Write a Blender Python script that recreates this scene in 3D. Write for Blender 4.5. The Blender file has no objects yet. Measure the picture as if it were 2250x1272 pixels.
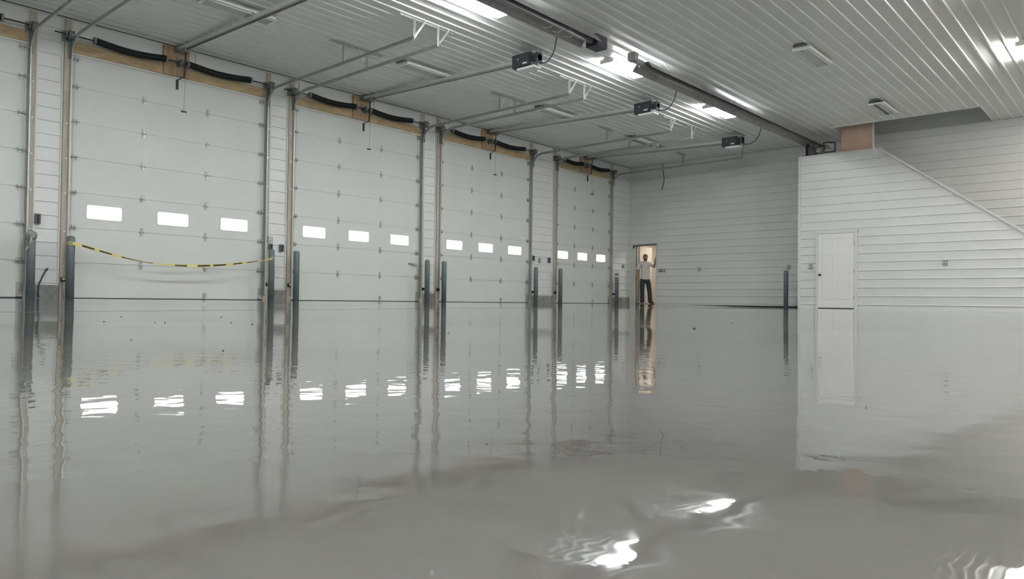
import bpy, bmesh, math, random
from mathutils import Vector, Matrix
random.seed(7)
S = bpy.context.scene
COL = S.collection

# ------------------------------------------------------------------ camera
CAM = Vector((14.0684, 0.0, 0.0376))
cam_d = bpy.data.cameras.new('camera'); cam = bpy.data.objects.new('camera', cam_d); COL.objects.link(cam)
cam_d.sensor_width = 36.0; cam_d.lens = 36.0 * 1606.3 / 2250.0; cam_d.clip_start = 0.01; cam_d.clip_end = 200
yaw, pitch, roll = 0.7243, 0.0164, 0.0117
fw = Vector((-math.sin(yaw)*math.cos(pitch), math.cos(yaw)*math.cos(pitch), math.sin(pitch)))
rt = Vector((math.cos(yaw), math.sin(yaw), 0)); up = rt.cross(fw)
r2 = rt*math.cos(roll) + up*math.sin(roll); u2 = -rt*math.sin(roll) + up*math.cos(roll)
cam.matrix_world = Matrix(((r2.x, u2.x, -fw.x, CAM.x), (r2.y, u2.y, -fw.y, CAM.y), (r2.z, u2.z, -fw.z, CAM.z), (0, 0, 0, 1)))
S.camera = cam
# ------------------------------------------------------------------ world, exposure
w = bpy.data.worlds.new('world'); S.world = w; w.use_nodes = True
w.node_tree.nodes['Background'].inputs[0].default_value = (0.80, 0.88, 1.0, 1)
w.node_tree.nodes['Background'].inputs[1].default_value = 1.5
S.view_settings.view_transform = 'Standard'; S.view_settings.look = 'None'
S.view_settings.exposure = 0.97; S.view_settings.gamma = 1.0; S.view_settings.use_curve_mapping = False
TUBE_COOL = 62.0        # radiance of the lit fluorescent tubes over the middle of the hall
TUBE_WARM = 62.0        # the same for the two rows further right
PANE = 1.7              # daylight through the frosted door panes

# ------------------------------------------------------------------ materials
def lin(c): return tuple((x/12.92 if x <= .04045 else ((x+.055)/1.055)**2.4) for x in c)
def mat(name, col, rough=.5, metal=0., spec=.5, noise=0., nscale=8., bump=0., bscale=40., stretch=None, coat=0., emit=None, estr=0.):
    m = bpy.data.materials.new(name); m.use_nodes = True
    nt = m.node_tree; b = nt.nodes['Principled BSDF']
    b.inputs['Base Color'].default_value = (*col, 1); b.inputs['Roughness'].default_value = rough
    b.inputs['Metallic'].default_value = metal; b.inputs['Specular IOR Level'].default_value = spec
    b.inputs['Coat Weight'].default_value = coat
    if emit: b.inputs['Emission Color'].default_value = (*emit, 1); b.inputs['Emission Strength'].default_value = estr
    tc = nt.nodes.new('ShaderNodeTexCoord'); src = tc.outputs['Object']
    if stretch:
        mp = nt.nodes.new('ShaderNodeMapping'); mp.inputs['Scale'].default_value = stretch
        nt.links.new(src, mp.inputs['Vector']); src = mp.outputs['Vector']
    if noise:
        n = nt.nodes.new('ShaderNodeTexNoise'); n.inputs['Scale'].default_value = nscale; n.inputs['Detail'].default_value = 4
        nt.links.new(src, n.inputs['Vector'])
        r = nt.nodes.new('ShaderNodeValToRGB')
        r.color_ramp.elements[0].position = .3; r.color_ramp.elements[1].position = .7
        r.color_ramp.elements[0].color = (*[max(0, c*(1-noise)) for c in col], 1)
        r.color_ramp.elements[1].color = (*[min(1, c*(1+noise)) for c in col], 1)
        nt.links.new(n.outputs['Fac'], r.inputs['Fac']); nt.links.new(r.outputs['Color'], b.inputs['Base Color'])
    if bump:
        n = nt.nodes.new('ShaderNodeTexNoise'); n.inputs['Scale'].default_value = bscale; n.inputs['Detail'].default_value = 2
        nt.links.new(src, n.inputs['Vector'])
        bp = nt.nodes.new('ShaderNodeBump'); bp.inputs['Strength'].default_value = 1; bp.inputs['Distance'].default_value = bump
        nt.links.new(n.outputs['Fac'], bp.inputs['Height']); nt.links.new(bp.outputs['Normal'], b.inputs['Normal'])
    return m
M = {}
M['siding'] = mat('painted_white_steel', (.70, .715, .71), .38, noise=.03, nscale=1.2)
M['ceil'] = mat('painted_ceiling_steel', (.80, .815, .79), .42, noise=.03, nscale=.8)
M['door'] = mat('door_white_paint', (.64, .66, .64), .5, noise=.025, nscale=1.5, bump=.0006, bscale=60)
M['trim'] = mat('white_trim', (.68, .69, .66), .45, noise=.03, nscale=3)
M['sill'] = mat('cream_trim', (.72, .70, .62), .5, noise=.05, nscale=3)
M['pine'] = mat('pine_board', (.50, .375, .215), .65, noise=.22, nscale=5, stretch=(3, .8, 3), bump=.001, bscale=30)
M['post'] = mat('weathered_pine', (.46, .415, .35), .7, noise=.16, nscale=4, stretch=(4, 4, .5))
M['ply'] = mat('plywood_pad', (.42, .29, .17), .7, noise=.25, nscale=6, stretch=(2, 3, .7))
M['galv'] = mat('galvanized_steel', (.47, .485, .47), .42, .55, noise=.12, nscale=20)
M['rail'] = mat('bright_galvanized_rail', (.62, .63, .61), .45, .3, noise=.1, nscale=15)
M['galv_dark'] = mat('galvanized_shaded', (.24, .26, .25), .45, .5, noise=.12, nscale=20)  # darker copy of the galvanized steel, with shade put into its colour
M['bright'] = mat('bright_zinc', (.75, .76, .75), .3, .7)
M['spring'] = mat('oiled_spring_steel', (.022, .032, .030), .45, .5)
M['black'] = mat('black_steel', (.02, .022, .022), .5, .2)
M['motor'] = mat('dark_grey_housing', (.055, .065, .072), .45, .2, noise=.1, nscale=12)
M['pipe'] = mat('slate_bollard_paint', (.125, .155, .160), .42, noise=.10, nscale=5)
M['conc'] = mat('raw_concrete', (.25, .255, .235), .85, noise=.22, nscale=9, bump=.002, bscale=30)
M['yellow'] = mat('yellow_tape', (.72, .64, .22), .5)
M['ink'] = mat('black_ink', (.03, .03, .025), .5)
M['duct'] = mat('heater_hood_aluminium', (.34, .34, .35), .5, .2, noise=.12, nscale=6)
M['htube'] = mat('heater_tube', (.20, .20, .205), .5, .2)
M['osb'] = mat('bare_wood_panel', (.60, .43, .33), .7, noise=.08, nscale=4)
M['beige'] = mat('beige_paint', (.60, .55, .48), .6, noise=.03, nscale=3)
M['box'] = mat('grey_plastic', (.10, .11, .12), .5)
M['white_pl'] = mat('white_plastic', (.82, .82, .81), .4)
M['cable'] = mat('cable_rubber', (.05, .05, .05), .6)
M['blue'] = mat('navy_cable', (.035, .045, .10), .5)
M['pan'] = mat('white_enamel', (.84, .86, .84), .3)
M['slot'] = mat('louver_gap', (.12, .13, .13), .6)
M['seal'] = mat('rubber_seal', (.045, .05, .05), .7)
M['skin'] = mat('skin', (.36, .20, .14), .5, noise=.05, nscale=20)
M['hair'] = mat('dark_hair', (.025, .018, .014), .7)
M['shirt'] = mat('white_cotton', (.66, .63, .58), .85, noise=.04, nscale=8)
M['trouser'] = mat('dark_trousers', (.035, .045, .042), .8, noise=.15, nscale=9)
M['shoe'] = mat('black_leather', (.015, .015, .015), .4)
M['cloth'] = mat('grey_rag', (.30, .30, .29), .9, noise=.15, nscale=15, bump=.004, bscale=25)
M['debris'] = mat('floor_chip', (.06, .06, .055), .8)
M['red'] = mat('dull_red_plastic', (.10, .03, .03), .5)
def emis(name, col, s):
    m = bpy.data.materials.new(name); m.use_nodes = True; nt = m.node_tree
    for n in list(nt.nodes): nt.nodes.remove(n)
    e = nt.nodes.new('ShaderNodeEmission'); o = nt.nodes.new('ShaderNodeOutputMaterial')
    e.inputs[0].default_value = (*col, 1); e.inputs[1].default_value = s; nt.links.new(e.outputs[0], o.inputs[0]); return m
M['lit_cool'] = emis('lit_tube_cool', (.95, 1.0, 1.0), TUBE_COOL)
M['lit_warm'] = emis('lit_tube_warm', (1.0, .965, .92), TUBE_WARM)
M['lit_soft'] = emis('lit_tube_soft', (1.0, .95, .88), TUBE_WARM*1.0)
M['pane'] = mat('frosted_pane', (.85, .88, .9), .25, emit=(.93, .98, 1.0), estr=PANE)

# epoxy floor: glossy clear coat over pale grey, with the gentle ripple of a hand-laid coating
def floor_mat():
    m = bpy.data.materials.new('glossy_epoxy'); m.use_nodes = True; nt = m.node_tree; b = nt.nodes['Principled BSDF']
    b.inputs['Roughness'].default_value = .022; b.inputs['Specular IOR Level'].default_value = .5; b.inputs['IOR'].default_value = 1.5
    tc = nt.nodes.new('ShaderNodeTexCoord')
    n = nt.nodes.new('ShaderNodeTexNoise'); n.inputs['Scale'].default_value = .9; n.inputs['Detail'].default_value = 5
    nt.links.new(tc.outputs['Object'], n.inputs['Vector'])
    r = nt.nodes.new('ShaderNodeValToRGB'); r.color_ramp.elements[0].position = .35; r.color_ramp.elements[1].position = .65
    r.color_ramp.elements[0].color = (.158, .158, .152, 1); r.color_ramp.elements[1].color = (.178, .178, .171, 1)
    nt.links.new(n.outputs['Fac'], r.inputs['Fac']); nt.links.new(r.outputs['Color'], b.inputs['Base Color'])
    n1 = nt.nodes.new('ShaderNodeTexNoise'); n1.inputs['Scale'].default_value = 21.0; n1.inputs['Detail'].default_value = 1.5
    n2 = nt.nodes.new('ShaderNodeTexNoise'); n2.inputs['Scale'].default_value = 2.2; n2.inputs['Detail'].default_value = 0
    for q in (n1, n2): nt.links.new(tc.outputs['Object'], q.inputs['Vector'])
    m1 = nt.nodes.new('ShaderNodeMath'); m1.operation = 'MULTIPLY'; m1.inputs[1].default_value = .00048
    m2 = nt.nodes.new('ShaderNodeMath'); m2.operation = 'MULTIPLY'; m2.inputs[1].default_value = .00055
    ad = nt.nodes.new('ShaderNodeMath'); ad.operation = 'ADD'
    nt.links.new(n1.outputs['Fac'], m1.inputs[0]); nt.links.new(n2.outputs['Fac'], m2.inputs[0])
    nt.links.new(m1.outputs[0], ad.inputs[0]); nt.links.new(m2.outputs[0], ad.inputs[1])
    bp = nt.nodes.new('ShaderNodeBump'); bp.inputs['Strength'].default_value = 1; bp.inputs['Distance'].default_value = 1
    nt.links.new(ad.outputs[0], bp.inputs['Height']); nt.links.new(bp.outputs['Normal'], b.inputs['Normal'])
    return m
M['floor'] = floor_mat()

# ------------------------------------------------------------------ mesh helpers
def nb(): return bmesh.new()
def box(bm, x0, x1, y0, y1, z0, z1, bev=0):
    r = bmesh.ops.create_cube(bm, size=1.0)
    bmesh.ops.transform(bm, verts=r['verts'], matrix=Matrix.Translation(((x0+x1)/2, (y0+y1)/2, (z0+z1)/2)) @ Matrix.Diagonal((abs(x1-x0), abs(y1-y0), abs(z1-z0), 1)))
    if bev:
        es = list({e for v in r['verts'] for e in v.link_edges})
        bmesh.ops.bevel(bm, geom=es, offset=bev, segments=2, affect='EDGES')
def bar(bm, p, q, wd, ht, upv=(0, 0, 1)):
    p = Vector(p); q = Vector(q); d = q-p; L = d.length; d.normalize()
    u = Vector(upv)
    if abs(d.dot(u)) > .95: u = Vector((0, 1, 0))
    s = d.cross(u).normalized(); u = s.cross(d)
    r = bmesh.ops.create_cube(bm, size=1.0)
    m = Matrix(((s.x*wd, d.x*L, u.x*ht, (p.x+q.x)/2), (s.y*wd, d.y*L, u.y*ht, (p.y+q.y)/2), (s.z*wd, d.z*L, u.z*ht, (p.z+q.z)/2), (0, 0, 0, 1)))
    bmesh.ops.transform(bm, verts=r['verts'], matrix=m)
def tube(bm, pts, rad, seg=8, cap=True):
    pts = [Vector(p) for p in pts]; rings = []
    ref = Vector((0, 0, 1))
    for i, p in enumerate(pts):
        d = (pts[min(i+1, len(pts)-1)] - pts[max(i-1, 0)]).normalized()
        u = ref if abs(d.dot(ref)) < .95 else Vector((1, 0, 0))
        s = d.cross(u).normalized(); u = s.cross(d).normalized()
        rr = rad[i] if isinstance(rad, (list, tuple)) else rad
        rings.append([bm.verts.new(p + (s*math.cos(a)+u*math.sin(a))*rr) for a in [2*math.pi*k/seg for k in range(seg)]])
    for a, b in zip(rings, rings[1:]):
        for k in range(seg): bm.faces.new((a[k], a[(k+1) % seg], b[(k+1) % seg], b[k]))
    if cap:
        bm.faces.new(rings[0][::-1]); bm.faces.new(rings[-1])
def arc(c, r, a0, a1, n, axis='y'):
    out = []
    for i in range(n+1):
        a = a0+(a1-a0)*i/n
        if axis == 'y': out.append(Vector((c[0]+r*math.cos(a), c[1], c[2]+r*math.sin(a))))
    return out
def obj(name, bm, m, parent=None, smooth=False, keep=False):
    if isinstance(bm, bpy.types.Mesh): me = bm
    else:
        bmesh.ops.recalc_face_normals(bm, faces=bm.faces)
        me = bpy.data.meshes.new(name); bm.to_mesh(me); bm.free()
        if m: me.materials.append(m)
        if smooth: me.shade_smooth()
    o = bpy.data.objects.new(name, me); COL.objects.link(o)
    if parent:
        o.parent = parent
        o.matrix_parent_inverse = Matrix.Translation(parent.location).inverted() if not keep else Matrix()
    return o
# parts are modelled in world coordinates; the parent empty sits at the thing's base, unrotated
def thing(name, label, cat, loc=(0, 0, 0), group=None):
    o = bpy.data.objects.new(name, None); COL.objects.link(o); o.location = loc; o.empty_display_size = .1
    o['label'] = label; o['category'] = cat
    if group: o['group'] = group
    return o
def tag(o, label, cat, group=None):
    o['label'] = label; o['category'] = cat
    if group: o['group'] = group
    return o
def struct(name, bm, m, label=None, cat='room'):
    o = obj(name, bm, m); o['kind'] = 'structure'
    o['label'] = label or name.replace('_', ' '); o['category'] = cat
    return o
def copy_tree(root, dy, label, dx=0, dz=0):
    r = root.copy(); COL.objects.link(r); r.location = root.location + Vector((dx, dy, dz)); r['label'] = label
    for ch in list(root.children):
        c = ch.copy(); COL.objects.link(c); c.parent = r; c.matrix_parent_inverse = ch.matrix_parent_inverse
        for g in list(ch.children):
            d = g.copy(); COL.objects.link(d); d.parent = c; d.matrix_parent_inverse = g.matrix_parent_inverse
    return r

H = 4.83          # ceiling height
L = 22.21         # far wall
XR = 21.0         # right wall (outside the frame)
YB = -7.0         # back wall (behind the camera)
PITCH = .2286
def sstep(a, b, t):
    t = max(0., min(1., (t-a)/(b-a))); return t*t*(3-2*t)

# ------------------------------------------------------------------ floor
# the slab is level where the camera rests, dips about one and a half per cent towards a shallow valley and rises again to the walls
prof = []; zz = 0.; t = 0.
def slope(t):
    if t < .50: return .0020
    if t < .78: return .0020 + .0120*sstep(.50, .78, t)
    if t < 1.0: return .0140 + .0015*(t-.78)/.22
    if t < 1.6: return .0155 - .0020*(t-1.0)/.6
    if t < 3.4: return .0135
    if t < 4.4: return .0135*(1-(t-3.4))
    return 0.
for i in range(1200): prof.append(zz); zz -= slope(i*.005)*.005
ZN = CAM.z - .10
def profile(t):
    if t <= 0: return 0.
    i = t/.005; k = int(i)
    if k >= 1199: return prof[1199]
    return prof[k] + (prof[k+1]-prof[k])*(i-k)
def floor_z(x, y):
    t = -(x-CAM.x)*math.sin(yaw) + y*math.cos(yaw)
    base = -.052*sstep(1.2, 6.5, x)
    near = ZN + profile(t)
    k = max(0., min(1., (t-4.2)/7.6)); k = k*.6 + .4*k*k*(3-2*k)
    return near*(1-k) + base*k
def axis(a, b, fa, fb, fine, coarse):
    v = []; x = a
    while x < b-1e-6:
        v.append(x); x += fine if fa <= x < fb else coarse
    v.append(b); return v
xs = axis(0-.3, XR, 11.4, 15.4, .03, .15); ys = axis(YB, L+.15, -.3, 3.2, .03, .15)
me = bpy.data.meshes.new('floor')
vs = [(x, y, floor_z(x, y)) for y in ys for x in xs]; nx = len(xs)
fs = [(j*nx+i, j*nx+i+1, (j+1)*nx+i+1, (j+1)*nx+i) for j in range(len(ys)-1) for i in range(nx-1)]
me.from_pydata(vs, [], fs); me.materials.append(M['floor']); me.shade_smooth()
fl = bpy.data.objects.new('floor', me); COL.objects.link(fl); fl['kind'] = 'structure'; fl['label'] = 'wet-looking glossy pale grey epoxy floor'; fl['category'] = 'floor'

# ------------------------------------------------------------------ ribbed steel sheets
def rib_profile(a0, a1, h, base=.030, top=.012, off=.04, edge=.0):
    """points (a, height) of a flat sheet with one raised rib every nine inches"""
    pts = [(a0, 0.)]
    k = math.ceil((a0-off-base/2)/PITCH)
    while True:
        c = off + k*PITCH
        if c-base/2 > a1: break
        for da, hh in ((-base/2, 0), (-top/2, h), (top/2, h), (base/2, 0)):
            q = c+da
            if a0 < q < a1: pts.append((q, hh))
        k += 1
    pts.append((a1, 0.)); return pts
def sheet(u0, u1, a0, a1, f, h=.018, off=.04, base=.030, top=.012):
    """f(u, a, n) maps sheet coordinates (n = out of the sheet) to the world; returns a bmesh with small returns at the edges"""
    bm = nb(); pr = rib_profile(a0, a1, h, base, top, off)
    ring = pr
    A = [bm.verts.new(f(u0, a, n)) for a, n in ring]; B = [bm.verts.new(f(u1, a, n)) for a, n in ring]
    for i in range(len(ring)-1): bm.faces.new((A[i], A[i+1], B[i+1], B[i]))
    return bm
def sheets_wall(parent, u0, u1, z0, z1, f, mat_, off=.04, cuts=()):
    """horizontal three-foot sheets, cut round openings (ua, ub, ztop)"""
    zz = [z0]; k = 1
    while z0 + k*4*PITCH < z1-.02: zz.append(z0+k*4*PITCH); k += 1
    zz.append(z1)
    for a, b in zip(zz, zz[1:]):
        segs = [(u0, u1, a, b)]
        for ca, cb, ct in cuts:
            new = []
            for (p, q, s, e) in segs:
                if cb <= p or ca >= q or s >= ct: new.append((p, q, s, e)); continue
                if e > ct: new.append((p, q, ct, e)); e2 = ct
                else: e2 = e
                if ca > p: new.append((p, ca, s, e2))
                if cb < q: new.append((cb, q, s, e2))
            segs = new
        for p, q, s, e in segs:
            obj('siding_panel', sheet(p, q, s, e, f, off=off), mat_, parent)

# ------------------------------------------------------------------ left wall with its five door openings
DOORS = [(.03, 3.69), (4.33, 7.99), (8.65, 12.31), (12.97, 16.63), (17.88, 20.93)]
DH = 4.25
bm = nb()
edges = [YB] + [v for d in DOORS for v in d] + [L]
for a, b in zip(edges[::2], edges[1::2]): box(bm, -.25, -.005, a, b, -.05, DH)
box(bm, -.25, -.005, YB, L, DH, H+.15)
wl = struct('wall_left', bm, M['siding'], 'white wall holding the row of overhead doors', 'wall')
fl_ = lambda u, a, n: (.004+n, u, a)
gaps = [(YB, DOORS[0][0]), (3.69, 4.33), (7.99, 8.65), (12.31, 12.97), (16.63, 17.88), (20.93, L-.004)]
for gi, (a, b) in enumerate(gaps):
    a2 = a + (.13 if gi else 0); b2 = b - (.13 if gi < 5 else 0)
    sheets_wall(wl, a2, b2, .25, H-.03, fl_, M['siding'])
    bm = nb(); box(bm, -.004, .035, a2-.01, b2+.01, -.06, .225); obj('concrete_base', bm, M['conc'], wl)
    bm = nb(); box(bm, 0, .03, a2, b2, .225, .25); obj('base_trim', bm, M['trim'], wl)
    for yy in ((a2,) if gi == 5 else (a2, b2) if gi else (b2,)):
        bm = nb(); box(bm, 0, .03, yy-.012, yy+.012, .25, H-.04); obj('edge_trim', bm, M['trim'], wl)
    if gi: # right-hand jamb of the door before it
        bm = nb(); box(bm, 0, .035, a+.002, a+.115, -.02, H-.04); obj('jamb_board', bm, M['post'], wl)
    if gi < 5:
        bm = nb(); box(bm, 0, .06, b-.115, b-.002, .0, H-.04, .003); obj('jamb_board', bm, M['post'], wl)
for a, b in DOORS:
    c = (a+b)/2
    bm = nb(); box(bm, 0, .04, a-.002, b+.002, DH, DH+.185, .003); obj('header_board', bm, M['pine'], wl)
    bm = nb(); box(bm, 0, .025, a-.002, b+.002, DH-.035, DH-.001); obj('weather_strip', bm, M['trim'], wl)
    for p, q in ((a, c-.30), (c+.20, b)):
        bm = nb(); box(bm, -.003, .008, p, q, DH+.187, H-.03); obj('wall_panel', bm, M['siding'], wl)
        bm = nb(); box(bm, 0, .047, p, q, DH+.186, DH+.200); box(bm, 0, .03, q-.022, q, DH+.200, H-.04); box(bm, 0, .03, p, p+.022, DH+.200, H-.04); box(bm, 0, .03, p+.135, p+.155, DH+.200, H-.04)
        obj('panel_trim', bm, M['sill'], wl)
    bm = nb(); box(bm, 0, .065, c-.29, c+.19, DH+.0, H-.03, .003); obj('spring_pad', bm, M['ply'], wl)
bm = nb(); box(bm, 0, .03, YB, L, H-.035, H-.005); obj('cornice_trim', bm, M['trim'], wl)
bm = nb(); box(bm, 0, .045, YB, L, H-.012, H+.0); obj('painted_shadow_line', bm, M['slot'], wl)  # solid dark strip at the ceiling edge, shade put in as colour

# ------------------------------------------------------------------ far wall
FD = (.27, 1.056, 2.045)  # doorway
bm = nb()
box(bm, -.25, FD[0], L+.004, L+.14, -.2, 6.3); box(bm, FD[1], XR, L+.004, L+.14, -.2, 6.3); box(bm, FD[0], FD[1], L+.004, L+.14, FD[2], 6.3)
wf = struct('wall_far', bm, M['siding'], 'ribbed white far wall', 'wall')
ff = lambda u, a, n: (u, L-.002-n, a)
sheets_wall(wf, .03, XR, .0, 6.2, ff, M['siding'], off=.062, cuts=[(FD[0]-.07, FD[1]+.05, FD[2]+.05)])
bm = nb(); box(bm, FD[1]+.05, 6.6, L-.028, L, -.004, .03); obj('base_trim', bm, M['trim'], wf)
bm = nb(); box(bm, FD[1]+.3, 6.6, L-.012, L+.01, -.09, -.004); obj('base_gap', bm, M['seal'], wf)  # solid dark strip, the gap's shade is put into its colour
bm = nb(); box(bm, .004, .045, L-.045, L-.004, .0, H-.02); obj('corner_trim', bm, M['trim'], wf)

# ------------------------------------------------------------------ other walls (out of frame)
bm = nb(); box(bm, XR, XR+.2, YB, L+.14, -.2, H+.1)
wr = struct('wall_right', bm, M['siding'], 'white wall on the far right', 'wall')
bm = nb(); box(bm, -.25, XR+.2, YB-.2, YB, -.2, H+.1)
wb = struct('wall_back', bm, M['siding'], 'white wall behind the viewer', 'wall')

# ------------------------------------------------------------------ ceiling: sheets with ribs running towards the far wall
HX0, HX1, HY0 = 7.45, 10.90, 20.34
bm = nb(); box(bm, -.25, XR+.2, YB-.2, HY0, H+.006, H+.12)
box(bm, -.25, HX0, HY0, L+.14, H+.006, H+.12); box(bm, HX1, XR+.2, HY0, L+.14, H+.006, H+.12)
# the closed shaft above the stair opening
box(bm, HX0-.05, HX0, HY0, L, H+.12, 6.3); box(bm, HX1, HX1+.05, HY0, L, H+.12, 6.3); box(bm, HX0-.05, HX1+.05, HY0-.05, HY0, H+.12, 6.3); box(bm, HX0-.05, HX1+.05, HY0-.05, L+.14, 6.3, 6.35)
cl = struct('ceiling', bm, M['ceil'], 'ribbed white steel ceiling', 'ceiling')
fc = lambda u, a, n: (a, u, H-n)
x = -.0; seams = [YB, -.2, 4.4, 8.9, 13.68, 18.47, L]
while x < XR-.01:
    x1 = min(x+4*PITCH, XR)
    for a, b in zip(seams, seams[1:]):
        a_, b_ = a, b-.003
        parts_ = [(x, x1, a_, b_)]
        if b > HY0 and x1 > HX0 and x < HX1:
            parts_ = [(x, x1, a_, HY0)]
            if x < HX0: parts_.append((x, HX0, HY0, b_))
            if x1 > HX1: parts_.append((HX1, x1, HY0, b_))
        for p, q, s, e in parts_:
            obj('ceiling_panel', sheet(s, e, p+.0008, q-.0008, fc, h=.017, off=.11, base=.046, top=.022), M['ceil'], cl)
    x = x1
bm = nb(); box(bm, HX0, HX1, HY0-.012, HY0+.012, H-.028, H+.12); box(bm, HX1-.012, HX1+.012, HY0, L, H-.028, H+.12); obj('opening_trim', bm, M['ceil'], cl)
bm = nb(); box(bm, HX1, XR, L-.05, L-.02, H-.04, H-.02); box(bm, .05, HX0, L-.05, L-.02, H-.04, H-.02); obj('cornice_trim', bm, M['ceil'], cl)

# ------------------------------------------------------------------ stair wall on the right
SY = 20.76; SX0 = 6.48; ST = 4.19; SXB = 8.55; SL = (ST-1.815)/(11.706-SXB)
SD = (7.02, 7.955, 1.99)  # door leaf
bm = nb()
pts = [(SX0, -.15), (SX0, ST), (SXB, ST), (SXB+(ST+.15)/SL, -.15)]
A = [bm.verts.new((x, SY+.006, z)) for x, z in pts]; B = [bm.verts.new((x, SY+.12, z)) for x, z in pts]
bm.faces.new(A); bm.faces.new(B[::-1])
for i in range(4): bm.faces.new((A[i], B[i], B[(i+1) % 4], A[(i+1) % 4]))
ws = struct('wall_stair', bm, M['siding'], 'white ribbed stair wall with a sloping top', 'wall')
fsn = lambda u, a, n: (u, SY-n, a)
cutn = Vector((SL, 0, 1)).normalized()
def st_sheets():
    z0 = -.1; tops = []
    z = z0 + 4*PITCH
    zs = [z0, .86, .86+4*PITCH, .86+8*PITCH, .86+12*PITCH, ST]
    for a, b in zip(zs, zs[1:]):
        b = min(b, ST)
        if a >= b: continue
        segs = [(SX0+.03, SXB+(ST-a)/SL, a, b)]
        ca, cb, ct = SD[0]-.06, SD[1]+.08, SD[2]+.07
        new = []
        for p, q, s, e in segs:
            if s >= ct: new.append((p, q, s, e)); continue
            e2 = e
            if e > ct: new.append((p, q, ct, e)); e2 = ct
            new.append((p, ca, s, e2)); new.append((cb, q, s, e2))
        for p, q, s, e in new:
            bm = sheet(p, q, s, e, fsn, off=.0595)
            bmesh.ops.bisect_plane(bm, geom=bm.verts[:]+bm.edges[:]+bm.faces[:], plane_co=Vector((SXB, SY, ST)), plane_no=cutn, clear_outer=True)
            if len(bm.faces): obj('siding_panel', bm, M['siding'], ws)
st_sheets()
bm = nb(); box(bm, SX0-.02, SX0+.05, SY-.028, SY+.13, -.12, ST+.01); obj('corner_trim', bm, M['trim'], ws)
bm = nb(); box(bm, SX0-.02, SXB+.02, SY-.025, SY+.13, ST-.012, ST+.018); obj('cap_trim', bm, M['trim'], ws)
bm = nb(); q1 = Vector((SXB+(ST+.05)/SL, SY+.05, -.05)); bar(bm, (SXB, SY+.05, ST), q1, .17, .05); obj('cap_trim', bm, M['trim'], ws)
bm = nb(); box(bm, SX0+.05, SD[0]-.06, SY-.02, SY, -.09, -.045); box(bm, SD[1]+.08, 13.9, SY-.02, SY, -.09, -.045); obj('base_trim', bm, M['trim'], ws)
# six-panel door in it
bm = nb(); box(bm, SD[0]-.003, SD[1]+.003, SY-.03, SY+.0, -.035, SD[2])
d6 = struct('door_6', bm, M['white_pl'], 'white six-panel door in the stair wall', 'door')
W6 = SD[1]-SD[0]
bm = nb()
for a, b in ((.0, .0),):
    x0 = SD[0]; x1 = SD[1]; m_ = .11; mid = .10; xm = (x0+x1)/2
    rows = [(.16, .68), (.86, 1.42), (1.60, 1.86)]
    # stiles and rails proud of the recessed fields
    box(bm, x0, x0+m_, SY-.042, SY-.03, -.03, SD[2]); box(bm, x1-m_, x1, SY-.042, SY-.03, -.03, SD[2]); box(bm, xm-mid/2, xm+mid/2, SY-.042, SY-.03, -.03, SD[2])
    prev = -.03
    for r0, r1 in rows + [(SD[2], None)]:
        for p, q in ((x0+m_, xm-mid/2), (xm+mid/2, x1-m_)): box(bm, p, q, SY-.042, SY-.03, prev, r0)
        prev = r1
obj('door_frame_rails', bm, M['white_pl'], d6)
for p, q in ((SD[0]+.11, (SD[0]+SD[1])/2-.05), ((SD[0]+SD[1])/2+.05, SD[1]-.11)):
    for r0, r1 in ((.16, .68), (.86, 1.42), (1.60, 1.86)):
        bm = nb(); box(bm, p+.03, q-.03, SY-.043, SY-.030, r0+.03, r1-.03, .008); obj('door_panel', bm, M['white_pl'], d6)
bm = nb(); bmesh.ops.create_uvsphere(bm, u_segments=14, v_segments=10, radius=.03, matrix=Matrix.Translation((7.074, SY-.095, .87))); tube(bm, [(7.074, SY-.03, .87), (7.074, SY-.09, .87)], .013, 10); tube(bm, [(7.074, SY-.042, .87), (7.074, SY-.05, .87)], .032, 14)
o = obj('door_knob', bm, M['black'], d6, True); o['label'] = 'small black round door knob'
for z in (.25, .95, 1.72):
    bm = nb(); box(bm, SD[1]-.004, SD[1]+.012, SY-.05, SY-.03, z-.05, z+.05); obj('hinge', bm, M['galv_dark'], d6)
bm = nb(); box(bm, SD[0], SD[1], SY-.03, SY-.01, -.075, -.036); obj('door_bottom_seal', bm, M['seal'], d6)
bm = nb(); box(bm, SD[0]-.065, SD[0]-.005, SY-.05, SY, -.07, SD[2]+.07, .004); box(bm, SD[1]+.005, SD[1]+.085, SY-.05, SY, -.07, SD[2]+.07, .004); box(bm, SD[0]-.065, SD[1]+.085, SY-.052, SY, SD[2]+.005, SD[2]+.075, .004)
obj('door_casing', bm, M['trim'], d6)

# bare wood panel standing above the stair landing
bm = nb(); box(bm, 7.56, 8.35, 20.92, 21.0, 3.9, 5.6)
o = struct('wall_landing', bm, M['osb'], 'bare tan panel above the stair wall', 'wall')
bm = nb(); box(bm, 6.98, 7.56, 20.96, 21.02, 4.19, 5.6) if False else box(bm, 8.35, 8.37, 20.9, 21.02, 4.0, 5.6); obj('panel_edge', bm, M['trim'], o)

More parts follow.
